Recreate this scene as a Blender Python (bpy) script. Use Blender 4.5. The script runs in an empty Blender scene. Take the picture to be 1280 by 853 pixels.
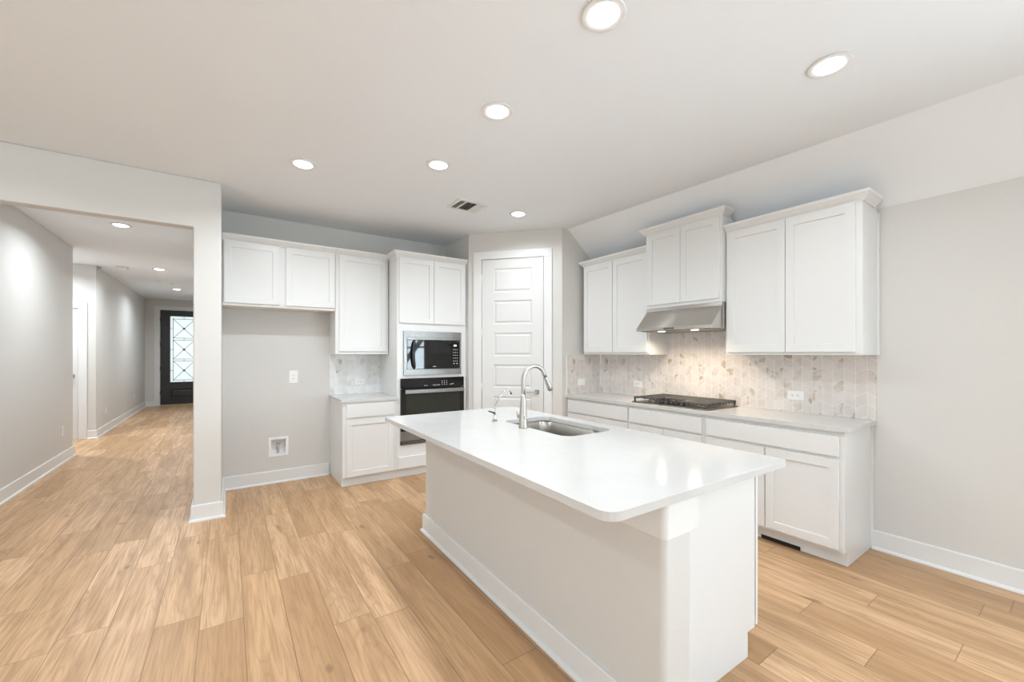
import bpy, bmesh, math, random
from mathutils import Vector, Matrix
random.seed(7)
PI = math.pi
S = bpy.context.scene
COL = S.collection

# ---------------------------------------------------------------- camera
cam_d = bpy.data.cameras.new('camera')
cam = bpy.data.objects.new('camera', cam_d)
COL.objects.link(cam)
cam.location = (0, 0, 1.39)
cam.rotation_euler = (PI / 2, 0, -math.radians(34.67))
cam_d.sensor_width = 36
cam_d.lens = 513.0 / 1280 * 36
cam_d.shift_x = 0.5 / 1280
cam_d.shift_y = 15.9 / 1280
cam_d.clip_start = 0.02
S.camera = cam

# ---------------------------------------------------------------- exposure
S.view_settings.view_transform = 'Standard'
S.view_settings.look = 'None'
S.view_settings.exposure = 0.31
S.view_settings.gamma = 1.0
S.view_settings.use_curve_mapping = False

# ---------------------------------------------------------------- world: pale daylight sky over a grey-green ground
W = bpy.data.worlds.new('sky')
S.world = W
W.use_nodes = True
wn = W.node_tree
wn.nodes.clear()
_o = wn.nodes.new('ShaderNodeOutputWorld')
_b = wn.nodes.new('ShaderNodeBackground')
_t = wn.nodes.new('ShaderNodeTexCoord')
_s = wn.nodes.new('ShaderNodeSeparateXYZ')
_r = wn.nodes.new('ShaderNodeValToRGB')
wn.links.new(_t.outputs['Generated'], _s.inputs[0])
_m = wn.nodes.new('ShaderNodeMath'); _m.operation = 'MULTIPLY_ADD'; _m.inputs[1].default_value = 0.5; _m.inputs[2].default_value = 0.5
wn.links.new(_s.outputs['Z'], _m.inputs[0])
wn.links.new(_m.outputs[0], _r.inputs[0])
e = _r.color_ramp.elements
e[0].position = 0.40; e[0].color = (0.50, 0.54, 0.48, 1)
e[1].position = 0.62; e[1].color = (0.78, 0.90, 1.0, 1)
x_ = e.new(0.5); x_.color = (0.90, 0.93, 0.90, 1)
wn.links.new(_r.outputs[0], _b.inputs[0])
_b.inputs[1].default_value = 1.5
wn.links.new(_b.outputs[0], _o.inputs[0])

# ---------------------------------------------------------------- daylight through the windows, some of them added to brighten the ceiling
P_REAR, P_RIGHT, P_LEFT, P_LAMP, P_HALL, P_HOOD, P_FAM = 10.0, 118.0, 30.0, 9.6, 19.0, 2.3, 7.5
C_DAY = (0.735, 0.885, 1)
C_LAMP = (.87, .945, 1)
TILT = math.radians(38)      # window lights tipped upward to brighten the ceiling


def area_light(name, loc, rot, sx, sy, power, color=(1, 1, 1)):
    d = bpy.data.lights.new(name, 'AREA')
    d.shape = 'RECTANGLE'; d.size = sx; d.size_y = sy; d.energy = power; d.color = color
    o = bpy.data.objects.new(name, d); COL.objects.link(o)
    o.location = loc; o.rotation_euler = rot
    return o


REAR_WIN = [(-3.6, -2.0), (-1.2, 0.4), (1.2, 2.8)]
RIGHT_WIN = [(-1.6, -.2), (-3.4, -2.0), (-5.2, -3.8)]      # (y0, y1); last two invented to light the ceiling; sill .85, head 2.25
ADDED_LEFT_WIN = [(-4.6, -3.0), (-2.2, -.6), (.4, 2.0)]  # invented openings, put in to throw light onto the ceiling
for (a, b) in REAR_WIN:   # outside the rear windows, shining in (+Y)
    area_light('window_fill_light', ((a + b) / 2, -5.80, 1.5), (PI / 2 + TILT, 0, 0), b - a - .05, 1.6, P_REAR, C_DAY)
for (a, b) in RIGHT_WIN:  # shining in along -X
    area_light('window_fill_light', (4.18, (a + b) / 2, 1.5), (0, PI / 2 + TILT, 0), 1.3, b - a - .05, P_RIGHT, C_DAY)
for (a, b) in ADDED_LEFT_WIN:   # lights of the added left windows, shining in along +X
    area_light('window_fill_light', (-4.58, (a + b) / 2, 1.5), (0, -PI / 2 - TILT, 0), 1.6, b - a - .05, P_LEFT, (.84, .94, 1))



# ================================================================ materials
class NT:
    def __init__(s, name):
        s.m = bpy.data.materials.new(name); s.m.use_nodes = True
        s.t = s.m.node_tree; s.t.nodes.clear()
        s.out = s.t.nodes.new('ShaderNodeOutputMaterial')

    def n(s, typ, **kw):
        k = s.t.nodes.new('ShaderNode' + typ)
        for a, v in kw.items(): setattr(k, a, v)
        return k

    def set(s, sock, v):
        if isinstance(v, bpy.types.NodeSocket): s.t.links.new(v, sock)
        else: sock.default_value = v

    def math(s, op, a, b=0.0, c=0.0):
        k = s.n('Math', operation=op)
        for i, v in enumerate((a, b, c)): s.set(k.inputs[i], v)
        return k.outputs[0]

    def xyz(s, x, y, z=0.0):
        k = s.n('CombineXYZ')
        for i, v in enumerate((x, y, z)): s.set(k.inputs[i], v)
        return k.outputs[0]

    def mix(s, f, a, b, mode='MIX'):
        k = s.n('Mix', data_type='RGBA', blend_type=mode)
        s.set(k.inputs[0], f)
        s.set(k.inputs[6], a if not isinstance(a, tuple) else a + (1,) if len(a) == 3 else a)
        s.set(k.inputs[7], b if not isinstance(b, tuple) else b + (1,) if len(b) == 3 else b)
        return k.outputs[2]

    def noise(s, vec, scale, detail=4, rough=.5, dist=0.0):
        k = s.n('TexNoise')
        if vec is not None: s.set(k.inputs['Vector'], vec)
        k.inputs['Scale'].default_value = scale; k.inputs['Detail'].default_value = detail
        k.inputs['Roughness'].default_value = rough; k.inputs['Distortion'].default_value = dist
        return k.outputs['Fac']

    def white(s, vec):
        k = s.n('TexWhiteNoise', noise_dimensions='3D'); s.set(k.inputs['Vector'], vec)
        return k.outputs['Value'], k.outputs['Color']

    def remap(s, v, a, b, c=0.0, d=1.0):
        k = s.n('MapRange'); s.set(k.inputs[0], v)
        for i, q in enumerate((a, b, c, d)): k.inputs[i + 1].default_value = q
        return k.outputs[0]

    def obj(s):
        k = s.n('TexCoord'); p = s.n('SeparateXYZ'); s.t.links.new(k.outputs['Object'], p.inputs[0])
        return k.outputs['Object'], p.outputs[0], p.outputs[1], p.outputs[2]

    def bump(s, h, strength, dist=.001):
        k = s.n('Bump'); s.set(k.inputs['Height'], h); k.inputs['Strength'].default_value = strength
        k.inputs['Distance'].default_value = dist
        return k.outputs[0]

    def pbr(s, col, rough=.5, metal=0.0, normal=None, **kw):
        k = s.n('BsdfPrincipled')
        s.set(k.inputs['Base Color'], col + (1,) if isinstance(col, tuple) and len(col) == 3 else col)
        s.set(k.inputs['Roughness'], rough); s.set(k.inputs['Metallic'], metal)
        if normal is not None: s.set(k.inputs['Normal'], normal)
        for a, v in kw.items(): s.set(k.inputs[a.replace('_', ' ')], v)
        s.t.links.new(k.outputs[0], s.out.inputs[0])
        return s.m


def paint(name, col, rough, scale, strength, var=.02, dist=.001):
    t = NT(name); v, x, y, z = t.obj()
    n = t.noise(v, scale, 3, .55)
    b = t.noise(v, 1.3, 2)
    c = t.mix(b, tuple(q * (1 - var) for q in col), tuple(q * (1 + var) for q in col))
    return t.pbr(c, rough, 0.0, t.bump(n, strength, dist))


M = {}
M['wall'] = paint('wall_paint', (.675, .660, .635), .55, 95, .45, dist=.002)
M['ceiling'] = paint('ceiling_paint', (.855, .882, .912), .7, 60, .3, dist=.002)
M['trim'] = paint('trim_paint', (.78, .78, .775), .33, 60, .04, .01)
M['cabinet'] = paint('cabinet_paint', (.775, .775, .767), .30, 45, .03, .01)
M['door'] = paint('door_paint', (.735, .733, .725), .32, 45, .03, .01)
M['plate'] = paint('outlet_plastic', (.90, .90, .89), .3, 80, .02, .005)
M['shadow_slot'] = paint('dark_slot', (.02, .02, .02), .6, 80, .1)
M['black_enamel'] = paint('cast_iron', (.075, .070, .064), .5, 300, .3)
M['black_plastic'] = paint('black_plastic', (.018, .018, .02), .28, 200, .05)
M['glyph'] = paint('white_print', (.75, .75, .75), .5, 100, 0)
M['wood_edge'] = paint('raw_wood_edge', (.60, .43, .27), .6, 90, .1)
M['rubber'] = paint('dark_gap', (.012, .011, .010), .9, 100, .1)
M['valve'] = paint('valve_metal', (.55, .55, .55), .3, 100, .05)


def steel(name, col, r0, r1, stretch, metal=1.0):
    t = NT(name); v, x, y, z = t.obj()
    k = t.n('Mapping'); t.set(k.inputs[0], v); k.inputs['Scale'].default_value = stretch
    n = t.noise(k.outputs[0], 40, 3)
    return t.pbr(col, t.remap(n, .3, .7, r0, r1), metal, t.bump(n, .05, .0004))


M['steel'] = steel('brushed_steel', (.27, .262, .25), .25, .36, (1, 1, 40))
M['sink_steel'] = steel('sink_steel', (.42, .40, .37), .32, .42, (30, 1, 1))
M['nickel'] = steel('brushed_nickel', (.47, .445, .405), .34, .42, (30, 30, 1))
M['nickel_dark'] = steel('satin_nickel', (.27, .26, .235), .3, .38, (30, 30, 1))
M['chrome'] = steel('chrome', (.50, .50, .50), .06, .1, (1, 1, 1))
M['burner'] = steel('burner_metal', (.35, .32, .29), .35, .5, (1, 1, 1))
t = NT('hood_steel'); v, x, y, z = t.obj()
_tg = t.n('Tangent', direction_type='RADIAL', axis='Z')
M['hood'] = t.pbr((.60, .575, .54), .26, 1.0, None, Anisotropic=.85, Anisotropic_Rotation=.25, Tangent=_tg.outputs[0])
t = NT('black_glass'); M['glass_black'] = t.pbr((.012, .012, .012), .03, 0.0, None, IOR=1.42)
t = NT('oven_window_glass'); M['glass_oven'] = t.pbr((.022, .024, .018), .04, 0.0, None, IOR=1.5)


def quartz():
    t = NT('white_quartz'); v, x, y, z = t.obj()
    n = t.noise(v, 260, 2)
    c = t.noise(v, 7, 4, .6, .6)
    col = t.mix(t.remap(c, .45, .75), (.615, .604, .588), (.595, .583, .566))
    col = t.mix(t.remap(n, .64, .72, 0, .35), col, (.54, .53, .515))
    return t.pbr(col, .13)


M['quartz'] = quartz()


def plank_floor():
    t = NT('oak_plank_floor'); v, x, y, z = t.obj()
    u = t.math('DIVIDE', t.math('ADD', x, .119), .188)
    cu = t.math('FLOOR', u); fu = t.math('FRACT', u)
    r1, _ = t.white(t.xyz(cu, 3.7, 1.3))
    vv = t.math('ADD', t.math('DIVIDE', y, 1.22), t.math('MULTIPLY', r1, 9.37))
    cv = t.math('FLOOR', vv); fv = t.math('FRACT', vv)
    rv, rc = t.white(t.xyz(cu, cv, 5.1))
    sp = t.n('SeparateColor'); t.set(sp.inputs[0], rc)
    ox = t.math('MULTIPLY', sp.outputs[0], 37.0); oy = t.math('MULTIPLY', sp.outputs[1], 53.0)
    fine = t.noise(t.xyz(t.math('ADD', t.math('MULTIPLY', x, 95), ox), t.math('ADD', t.math('MULTIPLY', y, 3.2), oy)), 1, 5, .6, .3)
    broad = t.noise(t.xyz(t.math('ADD', t.math('MULTIPLY', x, 13), ox), t.math('ADD', t.math('MULTIPLY', y, 1.3), oy)), 1, 3, .5, .5)
    # cathedral growth rings: contour lines of a stretched noise
    ringn = t.noise(t.xyz(t.math('ADD', t.math('MULTIPLY', x, 6.5), ox), t.math('ADD', t.math('MULTIPLY', y, .62), oy)), 1, 2.5, .5, .5)
    ring = t.math('ABSOLUTE', t.math('SINE', t.math('MULTIPLY', ringn, 48.0)))
    ring = t.math('POWER', t.math('SUBTRACT', 1.0, ring), 2.2)
    knot = t.noise(t.xyz(t.math('ADD', t.math('MULTIPLY', x, 9), ox), t.math('ADD', t.math('MULTIPLY', y, 3.6), oy)), 1, 1.0, .5, .2)
    base = t.mix(rv, (.470, .276, .136), (.740, .474, .270))
    base = t.mix(t.remap(sp.outputs[2], .55, 1.0, 0, .55), base, (.81, .545, .345))
    base = t.mix(t.remap(broad, .40, .68, 0, .80), base, (.40, .232, .112))
    base = t.mix(t.math('MULTIPLY', ring, .34), base, (.30, .165, .078))
    base = t.mix(t.remap(fine, .46, .70, 0, .68), base, (.35, .198, .098))
    base = t.mix(t.remap(knot, .715, .78, 0, .75), base, (.20, .11, .055))
    eu = t.math('MULTIPLY', t.math('MINIMUM', fu, t.math('SUBTRACT', 1.0, fu)), .188)
    ev = t.math('MULTIPLY', t.math('MINIMUM', fv, t.math('SUBTRACT', 1.0, fv)), 1.22)
    d = t.math('MINIMUM', eu, ev)
    seam = t.remap(d, .0008, .0026, 1, 0)
    base = t.mix(t.math('MULTIPLY', seam, .75), base, (.16, .09, .045))
    h = t.math('SUBTRACT', t.math('MULTIPLY', fine, .25), seam)
    return t.pbr(base, t.remap(fine, .3, .7, .34, .46), 0.0, t.bump(h, .25, .0008), Specular_IOR_Level=.4)


M['floor'] = plank_floor()


def chevron(name, light, dark, grout, vein, vein_amt):
    t = NT(name); v, x, y, z = t.obj()
    u = t.math('DIVIDE', x, .068)
    cu = t.math('FLOOR', u); fu = t.math('FRACT', u)
    par = t.math('ABSOLUTE', t.math('MODULO', cu, 2.0))
    tri = t.math('ABSOLUTE', t.math('SUBTRACT', par, fu))
    w = t.math('ADD', t.math('DIVIDE', z, .0855), t.math('MULTIPLY', tri, .46))
    cw = t.math('FLOOR', w); fw = t.math('FRACT', w)
    rv, rc = t.white(t.xyz(cu, cw, 2.2))
    sp = t.n('SeparateColor'); t.set(sp.inputs[0], rc)
    off = t.xyz(t.math('ADD', x, t.math('MULTIPLY', sp.outputs[0], 9)), t.math('MULTIPLY', sp.outputs[1], 7), t.math('ADD', z, t.math('MULTIPLY', sp.outputs[2], 5)))
    cloud = t.noise(off, 7, 3, .5, .4)
    ve = t.noise(off, 7, 3, .5, .8)
    vn = t.remap(t.math('ABSOLUTE', t.math('SUBTRACT', ve, .52)), 0.0, .035, 1, 0)
    pat = t.remap(t.noise(off, 9, 2.5, .55, .3), .54, .62)
    veined = t.math('MULTIPLY', t.remap(rv, .58, .92), vein_amt)
    col = t.mix(t.remap(cloud, .35, .7), light, dark)
    col = t.mix(t.math('MULTIPLY', t.math('MULTIPLY', vn, veined), .32), col, vein)
    col = t.mix(t.math('MULTIPLY', t.math('MULTIPLY', pat, veined), .80), col, vein)
    eu = t.math('MULTIPLY', t.math('MINIMUM', fu, t.math('SUBTRACT', 1.0, fu)), .068)
    ew = t.math('MULTIPLY', t.math('MINIMUM', fw, t.math('SUBTRACT', 1.0, fw)), .0855)
    g = t.remap(t.math('MINIMUM', eu, ew), .0008, .0018, 1, 0)
    col = t.mix(g, col, grout)
    return t.pbr(col, t.remap(g, 0, 1, .22, .6), 0.0, t.bump(t.math('SUBTRACT', 1.0, g), .35, .001))


M['tile'] = chevron('chevron_marble_tile', (.77, .725, .69), (.68, .63, .595), (.86, .83, .80), (.40, .30, .205), 1.0)
M['tile_grey'] = chevron('chevron_marble_tile_grey', (.83, .825, .81), (.72, .715, .70), (.86, .855, .84), (.27, .25, .215), .8)


def emis(name, col, st):
    t = NT(name); k = t.n('Emission'); k.inputs[0].default_value = col + (1,); k.inputs[1].default_value = st
    t.t.links.new(k.outputs[0], t.out.inputs[0]); return t.m


M['lamp'] = emis('lamp_lens', (1, .985, .96), 9.0)
M['display'] = emis('lit_display', (.9, .95, 1), 1.2)


def door_glass():
    t = NT('textured_door_glass'); v, x, y, z = t.obj()
    n = t.noise(v, 38, 4, .65)
    tr = t.n('BsdfTransparent')
    t.set(tr.inputs[0], t.mix(t.remap(n, .35, .65), (.62, .66, .66), (1, 1, 1)))
    gl = t.n('BsdfGlossy'); gl.inputs['Roughness'].default_value = .12
    t.set(gl.inputs['Normal'], t.bump(n, .5, .002))
    tl = t.n('BsdfTranslucent'); tl.inputs[0].default_value = (.95, .97, .97, 1)
    m1 = t.n('MixShader'); m1.inputs[0].default_value = .45
    t.t.links.new(tr.outputs[0], m1.inputs[1]); t.t.links.new(tl.outputs[0], m1.inputs[2])
    m2 = t.n('MixShader'); m2.inputs[0].default_value = .07
    t.t.links.new(m1.outputs[0], m2.inputs[1]); t.t.links.new(gl.outputs[0], m2.inputs[2])
    t.t.links.new(m2.outputs[0], t.out.inputs[0])
    return t.m


M['door_glass'] = door_glass()
M['black_door'] = paint('black_door_paint', (.022, .024, .028), .3, 60, .06, .05)
t = NT('window_pane_glass')
_tr = t.n('BsdfTransparent'); _gl = t.n('BsdfGlossy'); _gl.inputs['Roughness'].default_value = .02
_mx = t.n('MixShader'); _mx.inputs[0].default_value = .06
t.t.links.new(_tr.outputs[0], _mx.inputs[1]); t.t.links.new(_gl.outputs[0], _mx.inputs[2]); t.t.links.new(_mx.outputs[0], t.out.inputs[0])
M['pane'] = t.m


# ================================================================ mesh helpers
class MB:
    def __init__(s): s.v = []; s.f = []; s.sm = []

    def add(s, vs, fs, smooth=False):
        b = len(s.v); s.v += [tuple(p) for p in vs]
        for f in fs: s.f.append([b + i for i in f]); s.sm.append(smooth)
        return s

    def box(s, x0, x1, y0, y1, z0, z1):
        return s.add([(x0, y0, z0), (x1, y0, z0), (x1, y1, z0), (x0, y1, z0), (x0, y0, z1), (x1, y0, z1), (x1, y1, z1), (x0, y1, z1)],
                     [(0, 3, 2, 1), (4, 5, 6, 7), (0, 1, 5, 4), (1, 2, 6, 5), (2, 3, 7, 6), (3, 0, 4, 7)])

    def prism(s, poly, axis, a, b):
        """polygon given in the two other axes, extruded along axis from a to b"""
        def P(p, t):
            return (t, p[0], p[1]) if axis == 'x' else (p[0], t, p[1]) if axis == 'y' else (p[0], p[1], t)
        n = len(poly)
        s.add([P(p, a) for p in poly] + [P(p, b) for p in poly],
              [tuple(range(n))[::-1], tuple(range(n, 2 * n))] + [(i, (i + 1) % n, n + (i + 1) % n, n + i) for i in range(n)])
        return s

    def lathe(s, prof, c=(0, 0, 0), n=32, axis='z', smooth=True):
        vs = []
        for (r, h) in prof:
            for k in range(n):
                a = 2 * PI * k / n; p = (r * math.cos(a), r * math.sin(a), h)
                if axis == 'y': p = (p[0], p[2], p[1])
                if axis == 'x': p = (p[2], p[0], p[1])
                vs.append((p[0] + c[0], p[1] + c[1], p[2] + c[2]))
        fs = []
        for i in range(len(prof) - 1):
            for k in range(n): fs.append((i * n + k, i * n + (k + 1) % n, (i + 1) * n + (k + 1) % n, (i + 1) * n + k))
        s.add(vs, fs, smooth)
        m = len(prof)
        if prof[0][0] > 1e-6: s.add(vs[:n], [tuple(range(n))[::-1]])
        if prof[-1][0] > 1e-6: s.add(vs[(m - 1) * n:], [tuple(range(n))])
        return s

    def tube(s, pts, rad, n=16, cap=True):
        pts = [Vector(p) for p in pts]
        rads = rad if isinstance(rad, (list, tuple)) else [rad] * len(pts)
        t0 = (pts[1] - pts[0]).normalized()
        up = Vector((0, 0, 1)) if abs(t0.z) < .9 else Vector((0, 1, 0))
        nx = t0.cross(up).normalized(); vs = []
        for i, p in enumerate(pts):
            t = (pts[min(i + 1, len(pts) - 1)] - pts[max(i - 1, 0)]).normalized()
            nx = (nx - t * nx.dot(t)).normalized(); ny = t.cross(nx)
            for k in range(n):
                a = 2 * PI * k / n; vs.append(p + (nx * math.cos(a) + ny * math.sin(a)) * rads[i])
        fs = []
        for i in range(len(pts) - 1):
            for k in range(n): fs.append((i * n + k, i * n + (k + 1) % n, (i + 1) * n + (k + 1) % n, (i + 1) * n + k))
        s.add(vs, fs, True)
        if cap:
            s.add(vs[:n], [tuple(range(n))[::-1]]); s.add(vs[-n:], [tuple(range(n))])
        return s

    def sweep(s, path, prof):
        """profile (offset to the left of travel, z) swept along a plan polyline with mitred corners"""
        path = [Vector(p) for p in path]; n = len(path); m = len(prof); vs = []
        for i, p in enumerate(path):
            ns = []
            if i > 0: d = (path[i] - path[i - 1]).normalized(); ns.append(Vector((-d.y, d.x)))
            if i < n - 1: d = (path[i + 1] - path[i]).normalized(); ns.append(Vector((-d.y, d.x)))
            if len(ns) == 2:
                q = (ns[0] + ns[1]).normalized(); q = q / max(.2, q.dot(ns[0]))
            else: q = ns[0]
            for (o, z) in prof: vs.append((p.x + q.x * o, p.y + q.y * o, z))
        fs = [tuple(range(m)), tuple(range((n - 1) * m, n * m))[::-1]]
        for i in range(n - 1):
            for k in range(m): fs.append((i * m + k, (i + 1) * m + k, (i + 1) * m + (k + 1) % m, i * m + (k + 1) % m))
        return s.add(vs, fs)

    def rings(s, x0, x1, z0, z1, prof, back=None):
        """rectangular frame rings in the xz plane (front towards -y): prof = [(inset, y)...]; last ring is capped"""
        vs = []
        for (i, y) in prof: vs += [(x0 + i, y, z0 + i), (x1 - i, y, z0 + i), (x1 - i, y, z1 - i), (x0 + i, y, z1 - i)]
        fs = []
        for r in range(len(prof) - 1):
            for k in range(4): fs.append((r * 4 + k, r * 4 + (k + 1) % 4, r * 4 + 4 + (k + 1) % 4, r * 4 + 4 + k))
        l = (len(prof) - 1) * 4
        fs.append((l, l + 1, l + 2, l + 3))
        if back: fs.append((3, 2, 1, 0))
        return s.add(vs, fs)

    def build(s, name, mat, parent=None, bevel=0.0, loc=None, rotz=None, seg=2, weld=True):
        me = bpy.data.meshes.new(name)
        me.from_pydata(s.v, [], s.f)
        me.polygons.foreach_set('use_smooth', s.sm)
        bm = bmesh.new(); bm.from_mesh(me)
        if weld: bmesh.ops.remove_doubles(bm, verts=bm.verts, dist=1e-5)
        bmesh.ops.recalc_face_normals(bm, faces=bm.faces)
        bm.to_mesh(me); bm.free()
        me.materials.append(mat)
        o = bpy.data.objects.new(name, me); COL.objects.link(o)
        if parent: o.parent = parent
        if loc: o.location = loc
        if rotz is not None: o.rotation_euler = (0, 0, rotz)
        if bevel:
            b = o.modifiers.new('bevel', 'BEVEL'); b.width = bevel; b.segments = seg; b.limit_method = 'ANGLE'; b.angle_limit = math.radians(50)
            b.harden_normals = False
        return o


def tag(o, label, cat, group=None):
    o['label'] = label; o['category'] = cat
    if group: o['group'] = group
    return o


def thing(name, label, cat, loc=(0, 0, 0), rotz=0.0, group=None):
    o = bpy.data.objects.new(name, None); COL.objects.link(o)
    o.empty_display_size = .1
    o.location = loc; o.rotation_euler = (0, 0, rotz)
    return tag(o, label, cat, group)


def struct(o):
    o['kind'] = 'structure'; return o


def copy_tree(o, parent=None):
    c = o.copy(); COL.objects.link(c)
    if parent: c.parent = parent
    for ch in [q for q in bpy.data.objects if q.parent == o]: copy_tree(ch, c)
    return c


def holes_panel(mb, u0, u1, z0, z1, holes, th, place):
    """thick rectangular panel in (u, z) with rectangular holes; place(u, depth, z) -> xyz"""
    us = sorted({u0, u1} | {h[0] for h in holes} | {h[1] for h in holes}); us = [u for u in us if u0 <= u <= u1]
    zs = sorted({z0, z1} | {h[2] for h in holes} | {h[3] for h in holes}); zs = [z for z in zs if z0 <= z <= z1]
    def solid(i, j):
        if i < 0 or j < 0 or i >= len(us) - 1 or j >= len(zs) - 1: return False
        cu = (us[i] + us[i + 1]) / 2; cz = (zs[j] + zs[j + 1]) / 2
        return not any(h[0] < cu < h[1] and h[2] < cz < h[3] for h in holes)
    for i in range(len(us) - 1):
        for j in range(len(zs) - 1):
            if not solid(i, j): continue
            a, b, c, d = us[i], us[i + 1], zs[j], zs[j + 1]
            mb.add([place(a, 0, c), place(b, 0, c), place(b, 0, d), place(a, 0, d)], [(0, 1, 2, 3)])
            mb.add([place(a, th, c), place(b, th, c), place(b, th, d), place(a, th, d)], [(3, 2, 1, 0)])
            if not solid(i - 1, j): mb.add([place(a, 0, c), place(a, th, c), place(a, th, d), place(a, 0, d)], [(0, 1, 2, 3)])
            if not solid(i + 1, j): mb.add([place(b, 0, c), place(b, th, c), place(b, th, d), place(b, 0, d)], [(0, 1, 2, 3)])
            if not solid(i, j - 1): mb.add([place(a, 0, c), place(b, 0, c), place(b, th, c), place(a, th, c)], [(0, 1, 2, 3)])
            if not solid(i, j + 1): mb.add([place(a, 0, d), place(b, 0, d), place(b, th, d), place(a, th, d)], [(0, 1, 2, 3)])
    return mb


# ================================================================ room constants
CH = 2.845            # ceiling height
XR = 3.80             # right wall
YB = 5.09             # kitchen back wall
YP = 3.57             # pantry return wall
XH = -1.735           # hallway left wall
XP0, XP1 = -.235, -.045   # end wall between hall and fridge alcove
YF = 4.29             # its front face / header
YD = 14.30            # front door wall
ZS = 2.42             # where the sloped ceiling meets the right wall

# ---------------------------------------------------------------- floor and ceiling
struct(MB().add([(-4.4, -5.9, 0), (4.1, -5.9, 0), (4.1, 14.7, 0), (-4.4, 14.7, 0), (-4.4, -5.9, -.05), (4.1, -5.9, -.05), (4.1, 14.7, -.05), (-4.4, 14.7, -.05)],
                [(0, 1, 2, 3), (7, 6, 5, 4), (0, 4, 5, 1), (1, 5, 6, 2), (2, 6, 7, 3), (3, 7, 4, 0)]).build('floor', M['floor']))


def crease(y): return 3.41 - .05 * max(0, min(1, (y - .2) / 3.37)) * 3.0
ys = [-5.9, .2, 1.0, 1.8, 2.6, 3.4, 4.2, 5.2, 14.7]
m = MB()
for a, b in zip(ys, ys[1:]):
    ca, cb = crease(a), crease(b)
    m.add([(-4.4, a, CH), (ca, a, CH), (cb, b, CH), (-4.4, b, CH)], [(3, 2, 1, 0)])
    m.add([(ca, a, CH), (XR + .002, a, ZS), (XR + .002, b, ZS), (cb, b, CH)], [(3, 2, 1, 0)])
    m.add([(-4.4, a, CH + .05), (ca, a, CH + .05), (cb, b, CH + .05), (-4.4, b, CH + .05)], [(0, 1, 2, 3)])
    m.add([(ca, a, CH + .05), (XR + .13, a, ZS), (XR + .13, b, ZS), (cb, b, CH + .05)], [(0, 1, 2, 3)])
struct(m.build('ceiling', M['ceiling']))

# ---------------------------------------------------------------- walls
struct(holes_panel(MB(), -5.6, 5.2, 0, ZS, [(q[0], q[1], .85, 2.25) for q in RIGHT_WIN], .12, lambda u, d, z: (XR + d, u, z)).build('wall_right', M['wall']))
BOX = (.372, .532, .298, .476)
struct(holes_panel(MB(), XP1, 3.8, 0, CH, [BOX], .12, lambda u, d, z: (u, YB + d, z)).build('wall_back', M['wall']))
struct(MB().prism([(-4.2, 2.44), (XP0, 2.44), (XP0, 0), (XP1, 0), (XP1, CH), (-4.2, CH)], 'y', YF, YF + .12).build('wall_header', M['wall'], bevel=.010, seg=3))
struct(MB().box(XP0, XP1, YF + .108, YD, 0, CH).build('wall_hall_right', M['wall']))
struct(MB().box(-4.2, XH - .12, YF, YF + .12, 0, 2.44).build('wall_living', M['wall']))
struct(MB().box(XH - .12, XH, YF, 8.0, 0, CH).build('wall_hall_left', M['wall'], bevel=.01, seg=3))
struct(MB().box(-3.2, XH - .12, 7.88, 8.0, 0, CH).build('wall_side_hall_near', M['wall']))
struct(MB().box(-3.32, -3.2, 7.88, 9.57, 0, CH).build('wall_side_hall_end', M['wall']))
SD = (-2.86, -1.985, 0, 2.13)
struct(holes_panel(MB(), -3.2, -1.785, 0, CH, [SD], .12, lambda u, d, z: (u, 9.45 + d, z)).build('wall_side_hall_far', M['wall']))
struct(MB().box(-1.905, -1.785, 9.57, YD, 0, CH).build('wall_entry_left', M['wall']))
FD = (-1.485, -.475, 0, 2.565)
struct(holes_panel(MB(), -1.905, XP0, 0, CH, [FD], .14, lambda u, d, z: (u, YD + d, z)).build('wall_entry', M['wall']))
struct(holes_panel(MB(), -4.2, XR, 0, CH, [(a, b, .6, 2.4) for a, b in REAR_WIN], .12, lambda u, d, z: (u, -5.6 - .12 + d, z)).build('wall_rear', M['wall']))
struct(holes_panel(MB(), -5.72, YF + .12, 0, CH, [(a, b, .6, 2.4) for a, b in ADDED_LEFT_WIN], .12, lambda u, d, z: (-4.32 + d, u, z)).build('wall_left', M['wall']))

# pantry: left return, diagonal with the door opening, right return
A = Vector((2.42, 4.42)); B = Vector((3.18, YP)); DV = (B - A).normalized(); NV = Vector((-DV.y, DV.x))
LD = (B - A).length; AD = math.atan2(DV.y, DV.x)


def dp(u, d, z): q = A + DV * u + NV * d; return (q.x, q.y, z)


PD = (.168, .927, 0, 2.527)
struct(MB().prism([(2.42, YB), (2.42, 4.42), (2.52, 4.47), (2.52, YB)], 'z', 0, CH).build('wall_pantry_left', M['wall']))
m = MB(); holes_panel(m, 0, LD, 0, CH, [PD], .10, dp)
struct(m.build('wall_pantry', M['wall']))
struct(MB().prism([(3.18, YP), (XR, YP), (XR, YP + .1), (3.26, YP + .1)], 'z', 0, CH).build('wall_pantry_right', M['wall']))
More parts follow.
